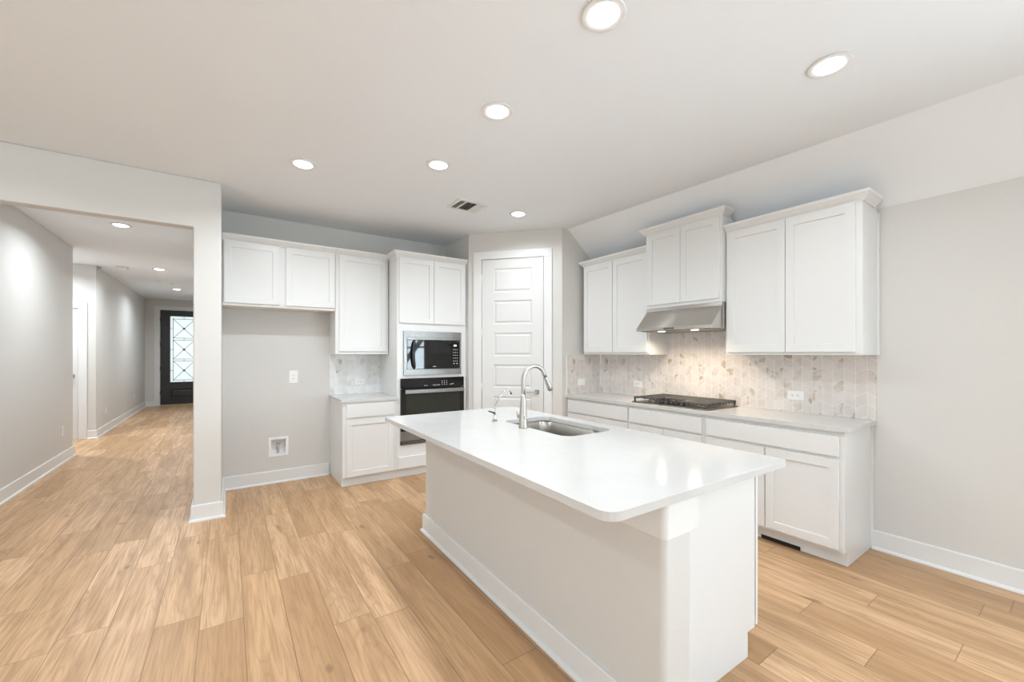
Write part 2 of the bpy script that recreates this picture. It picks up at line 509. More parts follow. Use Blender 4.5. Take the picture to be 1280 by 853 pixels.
# rear and right windows, plus the added left ones
for i, (a, b) in enumerate(REAR_WIN):
    struct(MB().box(a, b, -5.66, -5.62, .6, .65).box(a, b, -5.66, -5.62, 2.35, 2.4).box(a, a + .05, -5.66, -5.62, .65, 2.35)
           .box(b - .05, b, -5.66, -5.62, .65, 2.35).box(a + .05, b - .05, -5.66, -5.62, 1.47, 1.52).build('window_%d' % (i + 4), M['trim']))
for i, (a, b) in enumerate(ADDED_LEFT_WIN):
    struct(MB().box(-4.28, -4.24, a, b, .6, .65).box(-4.28, -4.24, a, b, 2.35, 2.4).box(-4.28, -4.24, a, a + .05, .65, 2.35)
           .box(-4.28, -4.24, b - .05, b, .65, 2.35).box(-4.28, -4.24, a + .05, b - .05, 1.47, 1.52).build('window_%d' % (i + 7), M['trim']))
for i, (a, b) in enumerate(RIGHT_WIN):  # only the first is a known window, the others are added
    c, d = .85, 2.25
    r = struct(MB().box(XR + .05, XR + .09, a, b, c, c + .05).box(XR + .05, XR + .09, a, b, d - .05, d).box(XR + .05, XR + .09, a, a + .05, c + .05, d - .05)
               .box(XR + .05, XR + .09, b - .05, b, c + .05, d - .05).box(XR + .05, XR + .09, a + .05, b - .05, 1.53, 1.57)
               .build('window_%d' % (i + 1), M['trim']))
    m = MB().box(XR + .004, XR + .045, a + .01, b - .01, d - .05, d - .004)
    for k in range(26):          # open horizontal slats
        z = c + .04 + k * .051
        m.box(XR + .004, XR + .046, a + .015, b - .015, z, z + .002)
    m.build('blind', M['trim'], r)

# ---------------------------------------------------------------- baseboards
BBP = [(0, 0), (.030, 0), (.029, .010), (.024, .017), (.016, .021), (.015, .126), (.012, .133), (0, .133)]


def baseboard(name, path):
    return struct(MB().sweep(path, BBP).build(name, M['trim']))


baseboard('baseboard_back', [(XP0, YD), (XP0, YF), (XP1, YF), (XP1, YB), (.955, YB)][::-1])
baseboard('baseboard_right', [(XR, -5.6), (XR, .945)])
baseboard('baseboard_hall_left', [(-3.2, 8.0), (XH, 8.0), (XH, YF), (-4.2, YF)][::1])
baseboard('baseboard_entry', [(-1.585, YD), (-1.785, YD), (-1.785, 9.45), (-1.885, 9.45)])
baseboard('baseboard_left', [(-4.2, YF), (-4.2, -5.6)])

# ================================================================ doors
# pantry door: tall six-panel slab on the diagonal wall
CAS = [(.067, .167), (.928, 1.023)]
m = MB()
m.box(.067, .167, -.018, 0, 0, 2.527).box(.928, 1.023, -.018, 0, 0, 2.527).box(.067, 1.023, -.018, 0, 2.527, 2.622)
struct(m.build('trim_1', M['trim'], bevel=.003, loc=(A.x, A.y, 0), rotz=AD))


def panel_door(x0, x1, z0, z1, y0, y1, cells, ring):
    """slab from y0 (front) to y1 with moulded panels cut in the front"""
    m = MB()
    m.add([(x0, y1, z0), (x1, y1, z0), (x1, y1, z1), (x0, y1, z1)], [(3, 2, 1, 0)])
    m.add([(x0, y0, z0), (x1, y0, z0), (x1, y1, z0), (x0, y1, z0)], [(0, 1, 2, 3)])
    m.add([(x0, y0, z1), (x1, y0, z1), (x1, y1, z1), (x0, y1, z1)], [(0, 1, 2, 3)])
    m.add([(x0, y0, z0), (x0, y1, z0), (x0, y1, z1), (x0, y0, z1)], [(0, 1, 2, 3)])
    m.add([(x1, y0, z0), (x1, y1, z0), (x1, y1, z1), (x1, y0, z1)], [(0, 1, 2, 3)])
    us = sorted({x0, x1} | {c[0] for c in cells} | {c[1] for c in cells}); zs = sorted({z0, z1} | {c[2] for c in cells} | {c[3] for c in cells})
    for i in range(len(us) - 1):
        for j in range(len(zs) - 1):
            u, v, a, b = us[i], us[i + 1], zs[j], zs[j + 1]
            if any(c[0] <= u and v <= c[1] and c[2] <= a and b <= c[3] for c in cells): continue
            m.add([(u, y0, a), (v, y0, a), (v, y0, b), (u, y0, b)], [(0, 1, 2, 3)])
    for c in cells: m.rings(c[0], c[1], c[2], c[3], [(i, y0 + y) for i, y in ring])
    return m


PR = [(0, 0), (.006, .007), (.014, .010), (.018, .010), (.034, .003), (.036, .002)]
cells = [(.318, .785, z0, z1) for z0, z1 in [(2.126, 2.41), (1.745, 2.027), (1.363, 1.640), (.985, 1.260), (.603, .878), (.225, .497)]]
pd = struct(panel_door(.173, .922, .012, 2.522, -.004, .034, cells, PR).build('door_1', M['door'], loc=(A.x, A.y, 0), rotz=AD, weld=False))
hnd = MB().box(.822, .872, -.013, -.004, .915, .965)
hnd = hnd.build('handle', M['nickel_dark'], pd, bevel=.002); hnd['label'] = 'square satin nickel lever handle'
MB().lathe([(.009, -.045), (.009, -.013)], (.847, 0, .94), 16, 'y').box(.722, .856, -.055, -.043, .931, .949).build('lever', M['nickel'], hnd, bevel=.003)
for z in (2.305, 1.64, .99, .30):
    MB().lathe([(.0055, z - .045), (.0055, z + .045)], (.1695, -.012, 0), 12).box(.165, .176, -.012, -.0045, z - .044, z + .044).build('hinge', M['trim'], pd)

# front door at the end of the entry hall
m = MB().box(-1.600, -1.487, YD - .018, YD, 0, 2.567).box(-1.600, -.36, YD - .018, YD, 2.567, 2.665).box(-.473, -.36, YD - .018, YD, 0, 2.567)
struct(m.build('trim_2', M['trim'], bevel=.003))
struct(MB().box(FD[0], FD[1], YD - .01, YD + .13, 0, .02).build('trim_3', M['wood_edge']))
gx0, gx1, gz0, gz1 = -1.275, -.690, .62, 2.405
fd = MB(); holes_panel(fd, FD[0] + .006, FD[1] - .006, .024, FD[3] - .006, [(gx0, gx1, gz0, gz1), (gx0, gx1, .19, .43)], .05, lambda u, d, z: (u, YD + .02 + d, z))
fd.rings(gx0, gx1, .19, .43, [(0, YD + .02), (.012, YD + .035), (.03, YD + .037), (.055, YD + .022)])
fdo = struct(fd.build('door_2', M['black_door'], weld=False))
MB().box(gx0 - .03, gx1 + .03, YD + .006, YD + .02, gz0 - .03, gz0).box(gx0 - .03, gx1 + .03, YD + .006, YD + .02, gz1, gz1 + .03) \
    .box(gx0 - .03, gx0, YD + .006, YD + .02, gz0, gz1).box(gx1, gx1 + .03, YD + .006, YD + .02, gz0, gz1).build('glass_frame', M['black_door'], fdo, bevel=.004)
go = MB().box(gx0, gx1, YD + .036, YD + .046, gz0, gz1).build('glass', M['door_glass'], fdo)
m = MB(); yl = YD + .032; bw = .0055
def bar(xa, za, xb, zb, w=bw):
    dx, dz = xb - xa, zb - za; l = math.hypot(dx, dz); nx, nz = -dz / l * w, dx / l * w
    p = [(xa + nx, za + nz), (xa - nx, za - nz), (xb - nx, zb - nz), (xb + nx, zb + nz)]
    m.prism(p, 'y', yl, yl + .004)
pw = .46; px0 = (gx0 + gx1) / 2 - pw / 2; px1 = px0 + pw; ph = .515; step = .57
zb0 = gz0 + .055
for k in range(3):
    za = zb0 + k * step; zb = za + ph
    for q in [(px0, za, px1, za), (px0, zb, px1, zb), (px0, za, px0, zb), (px1, za, px1, zb)]: bar(*q)
    bar(px0, za, px1, zb); bar(px0, zb, px1, za)
    zc = (za + zb) / 2; xc = (px0 + px1) / 2
    m.box(xc - .026, xc + .026, yl - .003, yl + .004, zc - .026, zc + .026)
    bar(gx0, zc, px0, zc); bar(px1, zc, gx1, zc)
    for (cx_, cz_) in [(px0, za), (px1, za), (px0, zb), (px1, zb)]: m.box(cx_ - .012, cx_ + .012, yl - .002, yl + .004, cz_ - .012, cz_ + .012)
    if k: bar(xc, zb0 + (k - 1) * step + ph, xc, za)
bar(xc, gz0, xc, zb0); bar(xc, zb0 + 2 * step + ph, xc, gz1)
m.build('leading', M['black_plastic'], go)
for z in (.35, 1.0, 1.65, 2.3):
    MB().lathe([(.008, z - .05), (.008, z + .05)], (FD[0] + .004, YD + .008, 0), 10).build('hinge', M['black_plastic'], fdo)
hd = MB().box(-.56, -.50, YD + .004, YD + .02, .95, 1.25).build('handle', M['black_plastic'], fdo, bevel=.003)

# white door in the side hall
struct(MB().box(-1.985, -1.887, 9.432, 9.45, 0, 2.13).box(-2.96, -1.887, 9.432, 9.45, 2.13, 2.232).box(-2.96, -2.86, 9.432, 9.45, 0, 2.13).build('trim_4', M['trim'], bevel=.003))
cells = [(-2.72, -2.125, .2 + k * .39, .2 + k * .39 + .29) for k in range(5)]
sd = struct(panel_door(-2.855, -1.992, .02, 2.125, 9.455, 9.49, cells, PR).build('door_3', M['door'], weld=False))
q = MB().box(-2.085, -2.03, 9.445, 9.455, 1.0, 1.056).build('handle', M['nickel'], sd, bevel=.002)
MB().lathe([(.009, 9.41), (.009, 9.445)], (-2.057, 0, 1.028), 12, 'y').box(-2.18, -2.047, 9.398, 9.41, 1.018, 1.038).build('lever', M['nickel'], q, bevel=.002)

# ================================================================ cabinets
ST = .057
SH = [(0, .019), (0, .0015), (.0015, 0), (ST, 0), (ST + .0025, .0085), (ST + .003, .0085)]
FLAT = [(0, .019), (0, .002), (.002, 0)]


def shaker(root, x0, x1, z0, z1, name='door'):
    return MB().rings(x0, x1, z0, z1, [(i, -.0195 + y) for i, y in SH], True).build(name, M['cabinet'], root)


def slab(root, x0, x1, z0, z1, name='drawer'):
    return MB().rings(x0, x1, z0, z1, [(i, -.0195 + y) for i, y in FLAT], True).build(name, M['cabinet'], root)


CROWN = [(0, 0), (.008, 0), (.010, .010), (.018, .016), (.038, .040), (.046, .048), (.048, .065), (0, .065)]


def crown(root, path, z):
    return MB().sweep(path, [(o, z + h) for o, h in CROWN]).build('crown_moulding', M['cabinet'], root)


R90 = -PI / 2
# ---- right wall base run (front faces -X; local x runs from the pantry towards the camera)
XBF = 3.262
DB = XR - XBF - .002


def base_poly(D, toe=.055, zt=.883): return [(0, .10), (0, zt), (D, zt), (D, .002), (toe, .002), (toe, .10)]


def right_base(label, y_far, y_near, fronts):
    w = y_far - y_near
    r = thing('base_cabinet', label, 'cabinet', (XBF, y_far, 0), R90, 'white base cabinets')
    MB().prism(base_poly(DB), 'x', 0.0005, w - .0005).build('carcass', M['cabinet'], r, bevel=.0012)
    for f in fronts: f(r, w)
    return r


DRZ = (.722, .852); DOZ = (.118, .700)
right_base('white base cabinet next to the pantry, left of the cooktop', YP - .002, 2.672,
           [lambda r, w: slab(r, .02, w - .012, *DRZ), lambda r, w: shaker(r, .02, w / 2 - .002, *DOZ), lambda r, w: shaker(r, w / 2 + .002, w - .012, *DOZ)])
right_base('white base cabinet directly under the gas cooktop', 2.672, 1.890,
           [lambda r, w: slab(r, .014, w - .022, *DRZ, name='false_front'), lambda r, w: shaker(r, .014, w / 2 - .002, *DOZ), lambda r, w: shaker(r, w / 2 + .002, w - .022, *DOZ)])
rb = right_base('white base cabinet at the open end of the right-wall run, nearest the viewer', 1.890, .952,
                [lambda r, w: slab(r, .022, w - .026, *DRZ), lambda r, w: shaker(r, .022, w / 2 - .003, *DOZ), lambda r, w: shaker(r, w / 2 + .003, w - .026, *DOZ)])
m = MB().box(.415, .67, .048, .0545, .003, .028)
m.build('toe_vent', M['rubber'], rb)['label'] = 'dark slot in the toe kick'
MB().box(.938 - .001, .938 + .012, DB - .016, DB, .001, .883).build('scribe_strip', M['trim'], rb)

# ---- right wall upper cabinets
def upper(name, label, loc, rot, w, D, z0, z1, doors, dz, crown_path, cz, back_clip=None, extra=None, group='white wall cabinets'):
    r = thing(name, label, 'cabinet', loc, rot, group)
    poly = [(0, z0), (0, z1), (D, z1), (D, z0)]
    if back_clip: poly = [(0, z0), (0, z1), (back_clip[0], z1), (D, back_clip[1]), (D, z0)]
    MB().prism(poly, 'x', 0.0005, w - .0005).build('carcass', M['cabinet'], r, bevel=.0012)
    for a, b in doors: shaker(r, a, b, dz[0], dz[1])
    crown(r, crown_path, cz)
    return r


XU = 3.478; DU = XR - XU - .002
XM = 3.425; DM = XR - XM - .002
w = 3.515 - 2.598
upper('upper_cabinet', 'white two-door wall cabinet between the pantry wall and the hood', (XU, 3.515, 0), R90, w, DU, 1.38, 2.43,
      [(.012, w / 2 - .012), (w / 2 - .004, w - .018)], (1.405, 2.405), [(w - .002, 0), (0, 0), (0, .22)], 2.408, (.24, 2.39))
w = 2.596 - 1.832
upper('upper_cabinet', 'short white wall cabinet raised above the steel range hood', (XM, 2.596, 0), R90, w, DM, 1.832, 2.575,
      [(.024, w / 2 - .002), (w / 2 + .002, w - .020)], (1.862, 2.555), [(w, .10), (w, 0), (0, 0), (0, .10)], 2.555, (.125, 2.40))
w = 1.830 - .917
ru = upper('upper_cabinet', 'widest white wall cabinet at the right end, past the hood', (XU, 1.830, 0), R90, w, DU, 1.38, 2.43,
           [(.020, w / 2 - .002), (w / 2 + .002, w - .036)], (1.402, 2.405), [(w, .24), (w, 0), (.002, 0)], 2.408, (.255, 2.39))
MB().box(w - .001, w + .012, DU - .018, DU - .001, 1.38, 2.385).build('scribe_strip', M['trim'], ru)

# ---- back wall cabinets
YU = 4.752; DUB = YB - YU - .002
w = .958 + .043
fr = upper('upper_cabinet', 'shallow-height white two-door cabinet over the empty fridge alcove', (-.042, YU, 0), 0, w, DUB, 1.855, 2.49,
           [(.012, .470), (.528, w - .006)], (1.880, 2.468), [(w, 0), (0, 0)], 2.468)
MB().box(.006, w - .006, .004, .022, 1.848, 1.8545).build('wood_edge_strip', M['wood_edge'], fr)['label'] = 'raw wood underside edge'
w = 1.538 - .961
upper('upper_cabinet', 'tall single-door white wall cabinet above the small counter, left of the ovens', (.961, YU, 0), 0, w, DUB, 1.385, 2.49,
      [(.038, w - .028)], (1.416, 2.468), [(w - .002, 0), (0, 0)], 2.468)
# small base cabinet
YBF = 4.478
w = 1.546 - .972
r = thing('base_cabinet', 'small white base cabinet with one drawer, left of the wall oven', 'cabinet', (.972, YBF, 0), 0, 'white base cabinets')
DBB = YB - YBF - .002
MB().prism(base_poly(DBB, .03), 'x', 0.0005, w - .0005).build('carcass', M['cabinet'], r, bevel=.0012)
slab(r, .038, w - .036, .722, .862); shaker(r, .038, w - .040, .105, .700)

# tall oven cabinet with real openings for the microwave and the oven
tw = 2.414 - 1.5475
YT = 4.478; DT = YB - YT - .003
tc = thing('oven_cabinet', 'tall white cabinet housing the built-in microwave and wall oven', 'cabinet', (1.5475, YT, 0), 0)
MWH = (1.634 - 1.5475, 2.322 - 1.5475, 1.165, 1.63); OVH = (1.600 - 1.5475, 2.355 - 1.5475, .375, 1.095)
m = MB(); holes_panel(m, 0, tw, .10, 2.49, [MWH, OVH], .02, lambda u, d, z: (u, d, z))
m.box(0, .018, .02, DT, .10, 2.49).box(tw - .018, tw, .02, DT, .10, 2.49).box(.018, tw - .018, .02, DT, 2.47, 2.49).box(.018, tw - .018, .02, DT, .10, .118)
m.box(.018, tw - .018, DT - .012, DT, .118, 2.47).box(.018, tw - .018, .02, DT - .012, 1.13, 1.148).box(.018, tw - .018, .02, DT - .012, 1.66, 1.678).box(.018, tw - .018, .02, DT - .012, .34, .36)
m.build('carcass', M['cabinet'], tc)
MB().box(0, tw, .03, .05, .002, .10).box(0, .018, .05, DT, .002, .10).box(tw - .018, tw, .05, DT, .002, .10).build('toe_kick', M['cabinet'], tc)
mid = 1.985 - 1.5475
shaker(tc, .022, mid - .002, 1.737, 2.468); shaker(tc, mid + .002, tw - .022, 1.737, 2.468)
slab(tc, .020, tw - .022, .104, .234)
crown(tc, [(tw, 0), (0, 0), (0, .25)], 2.472)

# ================================================================ worktops
def rounded(x0, x1, y0, y1, rads, n=8):
    """rads for corners (x0,y0),(x1,y0),(x1,y1),(x0,y1)"""
    out = []
    for (cx_, cy_, sx, sy, r, a0) in [(x0, y0, 1, 1, rads[0], PI), (x1, y0, -1, 1, rads[1], 1.5 * PI), (x1, y1, -1, -1, rads[2], 0), (x0, y1, 1, -1, rads[3], .5 * PI)]:
        if r <= 0: out.append((cx_, cy_)); continue
        for k in range(n + 1):
            a = a0 + k / n * PI / 2
            out.append((cx_ + sx * r + r * math.cos(a), cy_ + sy * r + r * math.sin(a)))
    return out


def worktop(name, outer, inner, z0, z1, mat, bevel=.003):
    bm = bmesh.new()
    def loop(pts):
        vs = [bm.verts.new((p[0], p[1], z0)) for p in pts]
        return [bm.edges.new((vs[i], vs[(i + 1) % len(vs)])) for i in range(len(vs))]
    ed = loop(outer)
    if inner: ed += loop(inner)
    bmesh.ops.triangle_fill(bm, use_beauty=True, use_dissolve=False, edges=ed)
    ex = bmesh.ops.extrude_face_region(bm, geom=list(bm.faces))
    bmesh.ops.translate(bm, vec=(0, 0, z1 - z0), verts=[v for v in ex['geom'] if isinstance(v, bmesh.types.BMVert)])
    bmesh.ops.recalc_face_normals(bm, faces=bm.faces)
    me = bpy.data.meshes.new(name); bm.to_mesh(me); bm.free(); me.materials.append(mat)
    o = bpy.data.objects.new(name, me); COL.objects.link(o)
    b = o.modifiers.new('bevel', 'BEVEL'); b.width = bevel; b.segments = 2; b.limit_method = 'ANGLE'; b.angle_limit = math.radians(50)
    return o


CT0, CT1 = .8845, .914
tag(worktop('countertop', rounded(3.232, XR - .001, .925, YP - .001, (.018, 0, 0, 0)), None, CT0, CT1, M['quartz']),
    'long white quartz countertop along the right wall, carrying the cooktop', 'countertop')
tag(worktop('countertop', rounded(.960, 1.5465, 4.452, YB - .001, (.006, 0, 0, 0)), None, CT0, CT1, M['quartz']),
    'short white quartz countertop left of the wall oven', 'countertop')

# ================================================================ backsplashes (x = along the wall, z up, front towards -y)
def splash(name, label, poly, loc, rot, mat):
    o = MB().prism(poly, 'y', -.010, -.0005).build(name, mat, loc=loc, rotz=rot)
    return tag(o, label, 'backsplash')


z0 = CT1 + .0006
L = YP - .925 - .012
u1, u2 = YP - 2.600 - .012, YP - 1.828 - .012
splash('tile_backsplash', 'beige chevron marble backsplash behind the cooktop along the right wall',
       [(0, z0), (L, z0), (L, 1.379), (u2, 1.379), (u2, 1.60), (u1, 1.60), (u1, 1.379), (0, 1.379)], (XR, YP - .012, 0), R90, M['tile'])
splash('tile_backsplash', 'narrow chevron tile return on the pantry wall at the left end of the long counter',
       [(0, z0), (XR - .0005 - 3.245, z0), (XR - .0005 - 3.245, 1.379), (0, 1.379)], (3.245, YP, 0), 0, M['tile'])
splash('tile_backsplash', 'small grey-white chevron backsplash above the short counter left of the ovens',
       [(0, z0), (1.5465 - .966, z0), (1.5465 - .966, 1.384), (0, 1.384)], (.966, YB, 0), 0, M['tile_grey'])

# ================================================================ island
IX, IY, IR = .932, .843, -math.radians(1.04)
isl = thing('kitchen_island', 'kitchen island with grey painted back wall and white end panel', 'island', (IX, IY, 0), IR)
hw = MB()
hw.prism(rounded(.300, .455, .022, 2.195, (.022, .012, .002, .022), 5), 'z', .001, .883)
hw.build('half_wall', M['wall'], isl)['label'] = 'grey textured drywall back'
ap = MB().prism(rounded(.288, .484, .010, 2.205, (.022, .004, .004, .022), 5), 'z', .752, .8835)
ap.build('apron_trim', M['trim'], isl, bevel=.002)
MB().sweep([(.455, .022), (.300, .022), (.300, 2.195), (.455, 2.195)], [(o, z + .001) for o, z in BBP]).build('baseboard', M['trim'], isl)
MB().prism([(.457, .001), (1.025, .001), (1.025, .115), (1.088, .115), (1.088, .883), (.457, .883)], 'y', .106, .125).build('end_panel', M['cabinet'], isl, bevel=.0012)
MB().prism([(.457, .001), (1.025, .001), (1.025, .115), (1.088, .115), (1.088, .883), (.457, .883)], 'y', 2.165, 2.184).build('end_panel', M['cabinet'], isl, bevel=.0012)
m = MB().box(.458, 1.025, .126, 2.164, .0012, .10)
m.box(.458, 1.086, .126, 2.164, .10, .118).box(.458, .475, .126, 2.164, .118, .883)
m.box(1.07, 1.086, .126, 2.164, .118, .883)
for yy in (.126, .86, 1.74, 2.146): m.box(.475, 1.07, yy, yy + .018, .118, .883)
m.build('carcass', M['cabinet'], isl)
# fronts on the cooktop side
FR = MB
for (a, b) in [(.108, .49), (.494, .86), (.865, 1.30), (1.304, 1.74), (1.745, 2.182)]:
    o = MB().rings(a, b, .120, .878, [(i, -.0195 + y) for i, y in SH], True).build('door', M['cabinet'], isl)
    o.rotation_euler = (0, 0, PI / 2); o.location = (1.1015, 0, 0)
# worktop with sink cut-out (in the island's own frame)
TX, TY = 1.142, 2.237
SX0, SX1, SY0, SY1 = .640, 1.035, .915, 1.605
o = worktop('countertop', rounded(-.004, TX, -.012, TY, (.055, .032, .012, .012)), rounded(SX0, SX1, SY0, SY1, (.075,) * 4, 8)[::-1], CT0, CT1, M['quartz'], .004)
o.location = (IX, IY, 0); o.rotation_euler = (0, 0, IR)
tag(o, 'large white quartz countertop of the kitchen island with the sink cut into it', 'countertop')

# undermount sink
m = MB()
loops = []
for (ins, z, r) in [(-.018, .8838, .085), (-.006, .8838, .08), (.0, .8815, .075), (.004, .80, .072), (.010, .70, .068), (.030, .678, .06), (.10, .672, .04)]:
    loops.append([(p[0], p[1], z) for p in rounded(SX0 + ins - .004, SX1 - ins + .004, SY0 + ins - .004, SY1 - ins + .004, (r,) * 4, 8)])
n = len(loops[0])
m.add([p for l in loops for p in l], [(i * n + k, i * n + (k + 1) % n, (i + 1) * n + (k + 1) % n, (i + 1) * n + k) for i in range(len(loops) - 1) for k in range(n)] + [tuple((len(loops) - 1) * n + k for k in range(n))], True)
snk = thing('sink', 'stainless steel undermount sink in the island countertop', 'sink', (IX, IY, 0), IR)
bo = m.build('basin', M['sink_steel'], snk)
sm_ = bo.modifiers.new('solid', 'SOLIDIFY'); sm_.thickness = .0015; sm_.offset = -1
cxs, cys = (SX0 + SX1) / 2, (SY0 + SY1) / 2
MB().lathe([(.0, .6735), (.03, .6735), (.040, .6765), (.045, .6745)], (cxs, cys, 0), 28).build('drain', M['chrome'], snk)

# main faucet
Z1 = CT1 + .0005
fa = thing('faucet', 'tall brushed nickel gooseneck faucet at the sink edge', 'faucet', (1.561, 2.126, Z1))
MB().lathe([(.030, 0), (.030, .004), (.027, .010), (.0245, .06), (.0205, .13), (.0165, .19), (.0145, .215)], n=28).build('body', M['nickel'], fa)
pts = [(0, 0, .21), (0, 0, .26), (0, 0, .305)]
cx_, cz_, rr = .090, .305, .090
for k in range(1, 17):
    a = PI - k / 16 * math.radians(158)
    pts.append((cx_ + rr * math.cos(a), 0, cz_ + rr * math.sin(a)))
ex = pts[-1]; dx = Vector((pts[-1][0] - pts[-2][0], 0, pts[-1][2] - pts[-2][2])).normalized()
pts.append((ex[0] + dx.x * .02, 0, ex[2] + dx.z * .02))
MB().tube(pts, [.0145] + [.0125] * (len(pts) - 1), 18).build('spout', M['nickel'], fa)
e0 = Vector(pts[-1])
hp = [e0 + dx * q for q in (0, .004, .03, .075, .098, .100)]
hd = MB().tube(hp, [.0130, .0142, .0150, .0180, .0190, .0165], 20).build('spray_head', M['nickel'], fa)
MB().tube([hp[-1], hp[-1] + dx * .002], [.0150, .0150], 18).build('nozzle_face', M['rubber'], hd)
ha = MB().tube([(0, -.030, .068), (0, -.022, .068), (0, .030, .068), (0, .052, .068), (0, .056, .068)], [.0085, .012, .013, .0145, .012], 16).build('handle_hub', M['nickel'], fa)
MB().tube([(0, .050, .068), (-.004, .058, .080), (-.008, .066, .098)], [.007, .006, .005], 12).build('lever', M['nickel'], ha)

# filtered-water faucet
ff = thing('filter_faucet', 'small thin chrome filtered-water tap left of the main faucet', 'faucet', (1.548, 2.445, Z1))
MB().lathe([(.021, 0), (.021, .004), (.013, .008), (.0105, .02), (.0105, .05), (.008, .056)], n=24).build('base', M['chrome'], ff)
pts = [(0, 0, .05), (0, 0, .098), (.006, 0, .118), (.040, 0, .168), (.072, 0, .205), (.084, 0, .2155), (.099, 0, .2205), (.116, 0, .2165), (.130, 0, .204), (.139, 0, .188)]
MB().tube(pts, .0042, 12).build('spout', M['chrome'], ff)
MB().tube([(.137, 0, .192), (.142, 0, .182)], .0062, 12).build('tip', M['black_plastic'], ff)
MB().tube([(0, 0, .052), (-.012, .012, .062), (-.034, .032, .070)], [.006, .0055, .0045], 10).build('lever', M['black_plastic'], ff)

# ================================================================ gas cooktop
ck = thing('gas_cooktop', 'black gas cooktop with cast-iron grates on the right-hand counter', 'cooktop', (3.268, 2.652, Z1), R90)
cw, cd = .782, .498
MB().prism(rounded(0, cw, 0, cd, (.012,) * 4, 4), 'z', 0, .010).build('tray', M['steel'], ck, bevel=.002)
def grate(xa, xb, ya, yb):
    g = MB(); b = .0065; zt = .058; zb = .045
    nb = 10
    for k in range(nb):
        y = ya + b + (yb - ya - 2 * b) * k / (nb - 1)
        g.box(xa, xb, y - .0055, y + .0055, zb, zt)
        for xx in (xa, xb - .014): g.box(xx, xx + .014, y - .0075, y + .0075, zb - .012, zb)
    for x in (xa + .014, (xa + xb) / 2, xb - .014): g.box(x - b, x + b, ya, yb, zb - .004, zt - .002)
    for x in (xa + .004, xb - .018):
        for y in (ya, yb - .014): g.box(x, x + .014, y, y + .014, .0102, zb)
    return g
for (a, b, f) in [(.012, .262, .02), (.266, .516, .150), (.520, .770, .02)]:
    grate(a, b, f, cd - .015).build('grate', M['black_enamel'], ck, bevel=.002, seg=1)
for (x, y, r) in [(.135, .15, .042), (.135, .37, .034), (.391, .30, .055), (.645, .15, .036), (.645, .37, .045)]:
    q = MB().lathe([(r * .95, .0102), (r, .014), (r * .9, .022), (0, .022)], (x, y, 0), 24).build('burner', M['burner'], ck)
    MB().lathe([(r * .78, .0222), (r * .8, .026), (r * .7, .031), (0, .031)], (x, y, 0), 24).build('burner_cap', M['black_enamel'], q)
for k in range(5):
    x = .391 + (k - 2) * .054
    q = MB().lathe([(.022, .0102), (.022, .018), (.018, .038), (.016, .040), (0, .040)], (x, .075, 0), 20).build('knob', M['black_plastic'], ck)
    MB().box(x - .003, x + .003, .059, .091, .040, .047).build('grip', M['black_plastic'], q, bevel=.0015)

# ================================================================ range hood
hy = 2.592; hwid = 2.592 - 1.836
hd = thing('range_hood', 'stainless steel range hood under the raised cabinet', 'range hood', (3.27, hy, 0), R90)
D0 = XR - 3.27 - .012
poly = [(0, 1.597), (0, 1.627), (.150, 1.770), (.165, 1.8305), (D0, 1.8305), (D0, 1.597)]
poly = [(0, 1.605), (0, 1.632), (.158, 1.800), (.158, 1.8305), (D0, 1.8305), (D0, 1.605)]
MB().prism(poly, 'x', 0, hwid).build('canopy', M['hood'], hd, bevel=.0015)
MB().box(.03, hwid - .03, .04, D0 - .04, 1.600, 1.6048).build('filter_panel', M['burner'], hd)
q = MB().box(hwid * .40, hwid * .40 + .10, -.0015, -.0002, 1.612, 1.625).build('button_strip', M['black_plastic'], hd)
for k in range(5): MB().box(hwid * .40 + .008 + k * .018, hwid * .40 + .018 + k * .018, -.003, -.0016, 1.615, 1.622).build('button', M['chrome'], q)
for x in (.21, hwid - .21):
    l = MB().lathe([(.0, 1.5985), (.032, 1.5985), (.034, 1.5998)], (x, .10, 0), 20).build('hood_lamp', M['lamp'], hd)
    d = bpy.data.lights.new('hood_light', 'AREA'); d.shape = 'DISK'; d.size = .06; d.energy = P_HOOD; d.color = (1, .80, .58); d.spread = math.radians(150)
    lo = bpy.data.objects.new('hood_light', d); COL.objects.link(lo); lo.parent = hd; lo.location = (x, .10, 1.595)

# ================================================================ microwave and wall oven
X0 = 1.5475
mw = thing('microwave', 'built-in stainless framed microwave above the wall oven', 'microwave', (0, YT, 0))
m = MB(); holes_panel(m, 1.618, 2.338, 1.146, 1.648, [(1.655, 2.318, 1.212, 1.577)], .018, lambda u, d, z: (u, -.0185 + d, z))
m.build('trim_frame', M['steel'], mw, bevel=.0015)
MB().box(1.645, 2.315, .022, .36, 1.185, 1.62).build('body', M['black_plastic'], mw)
dr = MB().box(1.658, 2.209, -.016, .0215, 1.214, 1.546).build('door', M['glass_black'], mw, bevel=.002)
MB().box(1.658, 2.315, -.017, .0215, 1.549, 1.575).build('vent_strip', M['steel'], mw, bevel=.002)
hp = [(1.742 + .020 * (1 - (2 * k / 14 - 1) ** 2) * -1.0, -.022 - .022 * (1 - (2 * k / 14 - 1) ** 4), 1.220 + .320 * k / 14) for k in range(15)]
MB().tube(hp, [.010] + [.017] * 13 + [.010], 12).build('handle', M['black_plastic'], dr)
MB().box(1.968, 2.008, -.0175, -.0162, 1.236, 1.246).build('badge', M['chrome'], dr)
cp = MB().box(2.212, 2.315, -.016, .0215, 1.214, 1.546).build('control_panel', M['glass_black'], mw, bevel=.002)
MB().box(2.238, 2.276, -.0168, -.0161, 1.478, 1.498).build('display', M['display'], cp)
for r_ in range(5):
    for c_ in range(3):
        x = 2.232 + c_ * .024; z = 1.435 - r_ * .034
        MB().box(x, x + .010, -.0166, -.0161, z, z + .007).build('key', M['glyph'], cp)
